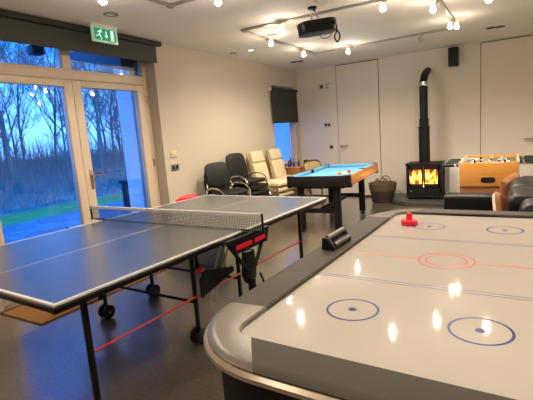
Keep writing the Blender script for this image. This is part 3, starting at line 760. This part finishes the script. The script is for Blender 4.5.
for k in range(8):
    y = -fl_+.12+k*(2*fl_-.24)/7; s = -1 if k % 2 == 0 else 1; z = .845
    r = MB().cyl((-fw-.19 if s < 0 else -fw-.03-.10*(k % 3 == 1), y, z), (fw+.19 if s > 0 else fw+.03+.10*(k % 3 == 0), y, z), .008, 10).build('rod', CHROME, FT)
    MB().cyl((s*(fw+.07), y, z), (s*(fw+.20), y, z), .020, 14).build('handle', PLASTIC, r)
    MB().cyl((s*(fw+.014), y, z), (s*(fw+.045), y, z), .018, 14).build('bearing', PLASTIC, r)
    nn = [1, 2, 3, 5, 5, 3, 2, 1][k]
    for j in range(nn):
        x = (j-(nn-1)/2)*(.50/max(nn, 2))
        c = LINE_W if (k+j) % 2 else BLACKM
        p = MB()
        M = Matrix.Translation((x, y, z)) @ Matrix.Rotation(D(rnd.choice([75, 10, 20, -70, 60])), 4, 'X')
        p.box(-.014, .014, -.010, .010, -.035, .018, .004, 1, M); p.box(-.014, .014, -.013, .013, -.072, -.035, .004, 1, M)
        p.box(-.009, .009, -.009, .009, .016, .036, .004, 1, M)
        p.build('player', c, r)

# ---------------------------------------------------------------- sofa
SF = thing('leather_sofa', 'black leather sofa behind the air hockey table, its arm and back showing', 'sofa', (3.85, -4.15, 0))
MB().box(-.47, .07, -.72, .41, .06, .30, .02).build('base', LEATHER, SF)
MB().box(-.52, .10, .40, .62, .05, .665, .04, 4).build('arm', LEATHER, SF)
MB().box(-.46, .10, -.95, -.73, .05, .66, .055, 4).build('arm', LEATHER, SF)
MB().box(.12, .45, -.96, .62, .06, .83, .06, 4).build('back', LEATHER, SF)
MB().box(-.48, .05, -.72, -.17, .30, .44, .05, 4).build('seat_cushion', LEATHER, SF)
MB().box(-.48, .05, -.16, .39, .30, .44, .05, 4).build('seat_cushion', LEATHER, SF)
for (a, b) in [(-.72, -.17), (-.16, .40)]:
    MB().box(.05, .24, a, b, .42, .85, .06, 5).build('back_cushion', LEATHER, SF)
for sx in (-.42, .34):
    for sy in (-.9, .56): MB().cyl((sx, sy, 0), (sx, sy, .065), .022, 12).build('leg', BLACK, SF)
def cushion(label, loc, rot, w_, h_, t_, m_, m2=None):
    o = thing('scatter_cushion', label, 'cushion', loc); o.rotation_euler = rot
    def shell(th, hf):
        mb = MB(); n = 12; top = {}
        for i in range(n+1):
            for j in range(n+1):
                u, v = i/n*2-1, j/n*2-1
                k = (1-u**4)*(1-v**4); pin = 1-.10*(abs(u*v))**2
                z = hf*th*k**.5
                top[i, j] = mb.bm.verts.new((u*w_/2*pin*(1-.05*(1-abs(v))), v*h_/2*pin*(1-.05*(1-abs(u))), z))
        for i in range(n):
            for j in range(n): mb.bm.faces.new((top[i, j], top[i+1, j], top[i+1, j+1], top[i, j+1]))
        bnd = [top[i, 0] for i in range(n+1)]+[top[n, j] for j in range(1, n+1)]+[top[i, n] for i in range(n-1, -1, -1)]+[top[0, j] for j in range(n-1, 0, -1)]
        mb.bm.faces.new(bnd)
        return mb
    shell(t_/2, 1).build('cushion_front', m_, o); shell(t_/2, -1).build('cushion_back', m2 or m_, o)
    return o
cushion('orange-brown scatter cushion standing in the corner of the black sofa', (3.935, -3.86, .70), (D(82), D(-12), D(62)), .30, .36, .10, CUSH_O)
cushion('tan cushion with a cream edge leaning in front of the orange-brown one', (3.865, -4.08, .60), (D(66), D(30), D(58)), .28, .28, .10, CUSH_O, CUSH_W)

# ---------------------------------------------------------------- stacked chairs along the left wall
def black_chair(label):
    t = thing('stacking_chair', label, 'chair', (0, 0, 0), 0, 'black stacking chairs')   # faces +x, origin on floor
    pts = [(.22*math.copysign(abs(math.cos(a))**.6, math.cos(a)), .225*math.copysign(abs(math.sin(a))**.6, math.sin(a))) for a in [2*PI*k/32 for k in range(32)]]
    MB().prism(pts, .05, Matrix.Translation((.02, 0, .425)), .016).build('seat', FABRIC_B, t)
    pb = [(.215*math.copysign(abs(math.cos(a))**.55, math.cos(a)), .175*math.copysign(abs(math.sin(a))**.55, math.sin(a))) for a in [2*PI*k/32 for k in range(32)]]
    Mb = Matrix.Translation((-.235, 0, .705)) @ Matrix.Rotation(D(-12), 4, 'Y') @ Matrix(((0, 0, 1, 0), (1, 0, 0, 0), (0, 1, 0, 0), (0, 0, 0, 1)))
    MB().prism(pb, .04, Mb, .014).build('backrest', FABRIC_B, t)
    for s in (-1, 1):
        MB().tube([(.20, s*.235, .0), (.17, s*.24, .44)], .010, 8).build('leg', CHROME, t)
        MB().tube([(-.25, s*.235, .0), (-.19, s*.235, .44)], .010, 8).build('leg', CHROME, t)
        MB().tube(smooth_path([(.18, s*.24, .43), (.16, s*.245, .475), (.08, s*.25, .53), (-.06, s*.25, .545), (-.16, s*.24, .52), (-.22, s*.20, .60)], 5), .011, 8).build('armrest', CHROME, t)
    MB().tube([(-.19, -.235, .43), (-.19, .235, .43)], .010, 8).build('cross_tube', CHROME, t)
    MB().tube([(.17, -.24, .43), (.17, .24, .43)], .010, 8).build('cross_tube', CHROME, t)
    return t
def rank(k, n): return ['lowest', 'second from the floor', 'third from the floor', 'fourth from the floor'][k] if k < n-1 else 'topmost'
proto = None
for (x, y, rz, n, nm_) in [(.43, -3.42, D(-14), 3, 'shorter left black stack'), (.45, -2.78, D(-6), 4, 'taller right black stack')]:
    for k in range(n):
        lab = 'black padded chair, %s in the %s' % (rank(k, n), nm_)
        loc = (x-.018*(k if n == 4 else -k), y, k*.088)
        if proto is None:
            proto = black_chair(lab); proto.location = loc; proto.rotation_euler = (0, 0, rz)
        else: dup(proto, loc, rz, lab)
def cream_chair(label):
    t = thing('cream_armchair', label, 'chair', (0, 0, 0), 0, 'cream stacking armchairs')
    MB().box(-.20, .30, -.235, .235, .36, .44, .035, 4).build('seat', CREAM_L, t)
    Mb = Matrix.Translation((-.20, 0, .42)) @ Matrix.Rotation(D(-13), 4, 'Y')
    MB().box(-.035, .035, -.185, .185, .0, .33, .03, 4, Mb).build('lower_backrest', CREAM_L, t)
    MB().box(-.035, .035, -.175, .175, .335, .53, .03, 4, Mb).build('upper_backrest', CREAM_L, t)
    for s in (-1, 1):
        MB().tube(smooth_path([(.27, s*.25, .0), (.26, s*.25, .33), (.20, s*.25, .36), (.0, s*.25, .36), (-.22, s*.25, .38)], 5), .012, 8).build('side_rail', BRASS, t)
        MB().tube([(-.30, s*.25, 0), (-.22, s*.25, .42), (-.335, s*.215, .92)], .012, 8).build('back_post', BRASS, t)
    for (x) in (-.2, .24): MB().tube([(x, -.255, .38), (x, .255, .38)], .010, 8).build('cross_tube', BRASS, t)
    return t
proto = None
for (x, y, rz, n, nm_) in [(.46, -2.15, D(-6), 3, 'cream stack beside the black chairs'), (.50, -1.58, D(-4), 3, 'cream stack nearest the narrow window')]:
    for k in range(n):
        lab = 'cream leather armchair, %s in the %s' % (rank(k, n), nm_)
        loc = (x+.015*k-.02, y, k*.095)
        if proto is None:
            proto = cream_chair(lab); proto.location = loc; proto.rotation_euler = (0, 0, rz)
        else: dup(proto, loc, rz, lab)
# cane backed chair
t = thing('cane_chair', 'single chair with a woven cane back in a brass frame behind the pool table', 'chair', (.76, -1.12, 0), D(-22))
cp = [(.20*math.copysign(abs(math.cos(a))**.5, math.cos(a)), .16*math.copysign(abs(math.sin(a))**.5, math.sin(a))) for a in [2*PI*k/32 for k in range(32)]]
Mc = Matrix.Translation((-.0, 0, .70)) @ Matrix.Rotation(D(-10), 4, 'Y')
MB().prism([(a*.93, b*.9) for a, b in cp], .008, Mc @ Matrix(((0, 0, 1, 0), (1, 0, 0, 0), (0, 1, 0, 0), (0, 0, 0, 1)))).build('cane_back', CANEM, t)
MB().tube([Mc @ Vector((0, a, b)) for a, b in cp], .016, 8, closed=True).build('back_frame', BRASS, t)
MB().prism([(.0, -.2), (.40, -.21), (.40, .21), (.0, .2)], .04, Matrix.Translation((0, 0, .43)), .01).build('seat', CANEM, t)
for s in (-1, 1):
    MB().tube([(-.04, s*.20, 0), (.03, s*.20, .44), (-.0, s*.19, .66)], .012, 8).build('leg', BRASS, t)
    MB().tube([(.42, s*.20, 0), (.37, s*.20, .44)], .012, 8).build('leg', BRASS, t)
# little wooden table with dark skittles, by the window
t = thing('side_table', 'small reddish-brown wooden table under the narrow window', 'table', (.30, -1.0, 0))
MB().box(-.24, .26, -.26, .28, .735, .755, .004).build('table_top', REDW, t)
MB().box(-.22, .24, -.24, .26, .62, .735, .004).build('apron', REDW, t)
for sx in (-.19, .21):
    for sy in (-.21, .23): MB().box(sx-.02, sx+.02, sy-.02, sy+.02, 0, .62, .004).build('leg', REDW, t)
bo = [(.28, -1.16, .12, .022), (.33, -1.05, .14, .020), (.24, -1.0, .17, .026), (.42, -1.0, .10, .02), (.38, -.93, .12, .02)]
bl = mat('dark_blue_glass', (.02, .03, .10), .15)
for k, (x, y, h_, r_) in enumerate(bo):
    t = thing('small_bottle', 'dark blue bottle on the small reddish table, %s' % ['leftmost', 'second from the left', 'tallest and widest', 'shortest', 'rearmost towards the corner'][k], 'bottle', (x, y, .755), 0, 'dark bottles on the reddish table')
    MB().lathe([(0, 0), (r_, 0), (r_, h_*.55), (r_*.4, h_*.72), (r_*.4, h_*.9), (0, h_*.9)], n=16).build('bottle_body', bl, t)
    MB().lathe([(0, h_*.88), (r_*.5, h_*.88), (r_*.5, h_), (0, h_)], n=12).build('cap', BLACK, t)
tag(MB().box(-.035, .035, -.035, .035, 0, .10, .004).build('black_box', BLACKM, loc=(.49, -.84, .755)), 'small black box on the right end of the reddish table', 'box')

# olive padded bench behind/below the table tennis table
t = thing('storage_bench', 'low olive green padded storage bench partly hidden under the table tennis table', 'bench', (.90, -4.36, 0), D(-1.5))
MB().box(-.44, .36, -.32, .32, .0, .24, .01).build('bench_box', OLIVE, t)
MB().box(-.45, .37, -.33, .33, .24, .275, .01).build('bench_lid', OLIVE_SHADE, t)  # overhang shade is put into the lid's darker colour
MB().box(-.43, .35, -.31, .31, .275, .30, .012).build('seat_pad', OLIVE, t)

# door mat
t = thing('door_mat', 'orange-brown coir door mat on the floor in front of the patio doors', 'door mat', (0, 0, 0))
MB().box(.03, .62, -6.40, -4.6, 0, .014, .004).build('coir_pile', MATB, t)
MB().box(.005, .03, -6.40, -4.6, 0, .016, .003).build('edge_strip', MATD, t)

# red item behind the far left corner of the table tennis table
t = thing('bat_basket', 'bright red plastic basket showing above the far left table tennis corner', 'basket', (.50, -4.33, -.115), D(80))
# stands on a stool
MB().lathe([(0, .70), (.13, .70), (.165, .80), (.17, .80), (.17, .812), (.155, .812), (.125, .715), (0, .715)], n=28, M=Matrix.Diagonal((1, .7, 1, 1))).build('tub', RED_B, t)
MB().tube(smooth_path([(-.165, 0, .80), (-.10, .0, .845), (.10, 0, .845), (.165, 0, .80)], 6), .008, 8).build('carry_handle', RED_B, t)
t2 = thing('stool', 'small plain stool mostly hidden behind the table tennis table', 'stool', (.50, -4.33, 0), D(0))
MB().lathe([(0, .55), (.17, .55), (.18, .56), (.18, .58), (.17, .585), (0, .585)], n=24).build('seat', BLACKM, t2)
for k in range(4):
    a = PI/4+k*PI/2; MB().tube([(.17*math.cos(a), .17*math.sin(a), 0), (.11*math.cos(a), .11*math.sin(a), .555)], .012, 8).build('leg', BLACK, t2)

# ---------------------------------------------------------------- outside
GZ = -.15
struct(MB().box(-5.6, -.30, -12, 12, GZ-.1, GZ).build('floor_gravel_drive', GRAVEL, smooth=False))
g = MB()
prof = [(-5.6, GZ-.01), (-6.1, GZ+.02), (-6.6, GZ+.03), (-6.9, GZ+.05), (-12, .15), (-24, .9)]
for (x0, z0), (x1, z1) in zip(prof[:3], prof[1:4]):
    a = [g.bm.verts.new(p) for p in [(x0, -16, z0), (x0, 26, z0), (x1, 26, z1), (x1, -16, z1)]]; g.bm.faces.new(a)
    a = [g.bm.verts.new(p) for p in [(x0, -16, z0-.4), (x0, 26, z0-.4), (x1, 26, z1-.4), (x1, -16, z1-.4)]]; g.bm.faces.new(a[::-1])
tag(g.build('grass_verge', GRASSM, smooth=False), 'green grass verge beyond the gravel drive', 'grass', kind='stuff')
g = MB()
for (x0, z0), (x1, z1) in zip(prof[3:-1], prof[4:]):
    a = [g.bm.verts.new(p) for p in [(x0, -22, z0), (x0, 40, z0), (x1, 40, z1), (x1, -22, z1)]]; g.bm.faces.new(a)
struct(g.build('ground_wood', SCRUB, smooth=False))
def tree_mesh(seed, H, spread):
    r = random.Random(seed); mb = MB(); twigs = 0
    def branch(p, d, L, rad, lev):
        nonlocal twigs
        n = 3 if lev > 1 else 5
        pts = [p]; q = p.copy(); dd = d.copy()
        for i in range(n):
            dd = (dd+Vector((r.uniform(-.22, .22), r.uniform(-.22, .22), r.uniform(-.05, .2)))*(.6+.25*lev)).normalized()
            q = q+dd*L/n; pts.append(q.copy())
        rs = [rad*(1-.75*i/n) for i in range(n+1)]
        mb.tube(pts, rs, 5 if lev == 0 else 3, caps=False)
        if lev >= 4: return
        k = [11, 6, 5, 4][lev]
        for j in range(k):
            t_ = r.uniform(.25 if lev == 0 else .15, 1)
            i = min(int(t_*n), n-1); f = t_*n-i
            base = pts[i].lerp(pts[i+1], f)
            a = r.uniform(0, 2*PI); sp = spread*(1 if lev else .8)
            nd = (dd+Vector((math.cos(a)*sp, math.sin(a)*sp, r.uniform(-.1, .45)))).normalized()
            branch(base, nd, L*r.uniform(.38, .6), max(rs[i]*.5, .0045), lev+1)
    branch(Vector((0, 0, 0)), Vector((0, 0, 1)), H, .02+.009*H, 0)
    return mb
protos = []
spots = []
tr = random.Random(3)
def gz(x): return GZ+.05+(.25*(-6.9-x)/5.1 if x > -12 else .25+.75*(-12-x)/12)
for k in range(46):
    x = -7.4-tr.random()**1.1*11; y = -6.5+k*.55+tr.uniform(-.6, .6)
    spots.append((x, y))
for k in range(16):
    spots.append((-7.3-tr.random()*6, -6+k*1.0+tr.uniform(-.6, .6)))
for k, (x, y) in enumerate(spots):
    if k >= 86:
        if k < 88:
            o = tree_mesh(k+40, [2.6, 3.2][k-86], 1.3).build('bare_sapling', TBARK, smooth=False)
            tag(o, 'low bare many-branched sapling beyond the grass verge outside', 'tree', 'bare saplings outside the patio doors'); protos.append(o)
        else:
            o = protos[6+k % 2].copy(); C.objects.link(o)
    elif k < 6:
        o = tree_mesh(k+11, [6.5, 5.2, 7.5, 4.2, 6.0, 3.6][k], [.8, 1.0, .7, 1.1, .9, 1.2][k]).build('bare_tree', TBARK, smooth=False)
        tag(o, 'bare leafless winter tree standing beyond the grass verge outside', 'tree', 'bare trees outside the patio doors'); protos.append(o)
    else:
        o = protos[k % 6].copy(); C.objects.link(o)
    o.location = (x, y, gz(x)-.1); o.rotation_euler = (0, 0, tr.uniform(0, 6)); s = tr.uniform(.8, 1.15); o.scale = (s, s, s)
# undergrowth
ug = MB(); ur = random.Random(5)
for k in range(15000):
    x = -7.0-ur.random()**1.2*14; y = ur.uniform(-10, 22); z0 = gz(x)
    h_ = ur.uniform(.3, 1.7)*(.5+.09*(-x-7)); a = ur.uniform(0, 2*PI); l = ur.uniform(.0, .5)
    p0 = Vector((x, y, z0-.1)); p1 = p0+Vector((l*math.cos(a), l*math.sin(a), h_)); w_ = .014
    vs = [ug.bm.verts.new(p) for p in [p0+Vector((0, w_, 0)), p0-Vector((0, w_, 0)), p1]]; ug.bm.faces.new(vs)
tag(ug.build('undergrowth', SCRUB, smooth=False), 'dense bare undergrowth between the trees outside', 'undergrowth', kind='stuff')
# projecting white wing of the building, right of the patio door
wing = MB()
wing.prism([(-.31, -.15), (-.58, -.15), (-.58, 2.38), (-.31, 2.50)], .25, Matrix.Translation((0, -4.03, 0)) @ Matrix.Rotation(PI/2, 4, 'X'))
o = wing.build('wall_wing', RENDER_W, smooth=False); struct(o)
o = MB().prism([(-.30, 2.33), (-1.35, 2.62), (-1.35, 2.70), (-.30, 2.60)], .5, Matrix.Translation((0, -3.9, 0)) @ Matrix.Rotation(PI/2, 4, 'X')).build('trim_eave', SLATE, smooth=False); struct(o)
t = thing('wheelie_bin', 'dark bin standing on the gravel drive outside, seen through the right door', 'bin', (-4.15, -.92, GZ))
MB().prism([(-.24, -.24), (.24, -.24), (.27, .24), (-.27, .24)], .62, None, .02).build('bin_body', BINM, t)
MB().box(-.28, .28, -.28, .27, .62, .69, .02).build('lid', BINM, t)
MB().cyl((-.2, .25, .08), (.2, .25, .08), .08, 16).build('wheel', BLACK, t)
t = thing('outdoor_lamp', 'dark boxy lamp hanging outside at the left transom window', 'lamp', (-.50, -5.36, 2.42))
MB().box(-.06, .06, -.07, .07, 0, .10, .02).build('lamp_body', BINM, t)
MB().cyl((0, 0, .10), (0, 0, .30), .012, 10).build('hanging_rod', BINM, t)
struct(MB().box(-.75, -.30, -8, -4.1, 2.70, 2.78).build('trim_soffit', RENDER_W, smooth=False))

# ---------------------------------------------------------------- world: blue dusk
wd = bpy.data.worlds.new('dusk'); S.world = wd; wd.use_nodes = True; nt = wd.node_tree
bg = nt.nodes['Background']
tc = nt.nodes.new('ShaderNodeTexCoord'); sx = nt.nodes.new('ShaderNodeSeparateXYZ'); cr = nt.nodes.new('ShaderNodeValToRGB')
nt.links.new(tc.outputs['Generated'], sx.inputs[0]); nt.links.new(sx.outputs['Z'], cr.inputs[0]); nt.links.new(cr.outputs[0], bg.inputs['Color'])
cr.color_ramp.elements[0].position = 0; cr.color_ramp.elements[0].color = (.075, .22, .62, 1)
cr.color_ramp.elements[1].position = .7; cr.color_ramp.elements[1].color = (.011, .11, .60, 1)
e = cr.color_ramp.elements.new(.22); e.color = (.02, .155, .62, 1)
bg.inputs['Strength'].default_value = 4.9

# ---------------------------------------------------------------- camera
cam = bpy.data.cameras.new('camera'); co = bpy.data.objects.new('camera', cam); C.objects.link(co); S.camera = co
R_ = Vector((0.86345021, 0.49880832, -0.07512647)); U_ = Vector((-0.01367463, 0.17202354, 0.98499792)); F_ = Vector((-0.50424868, 0.84946934, -0.15535478))
m3 = Matrix((R_, U_, -F_)).transposed()
co.matrix_world = Matrix.Translation((3.92404868, -8.22273093, 1.40557659)) @ m3.to_4x4()
cam.sensor_width = 36; cam.lens = 36*419.8637/533; cam.clip_start = .05; cam.clip_end = 200
S.view_settings.view_transform = 'Standard'; S.view_settings.look = 'None'; S.view_settings.gamma = 1
S.view_settings.use_curve_mapping = False
S.view_settings.exposure = 0.6
S.cycles.use_denoising = True
S.cycles.sample_clamp_indirect = 6
S.cycles.max_bounces = 10
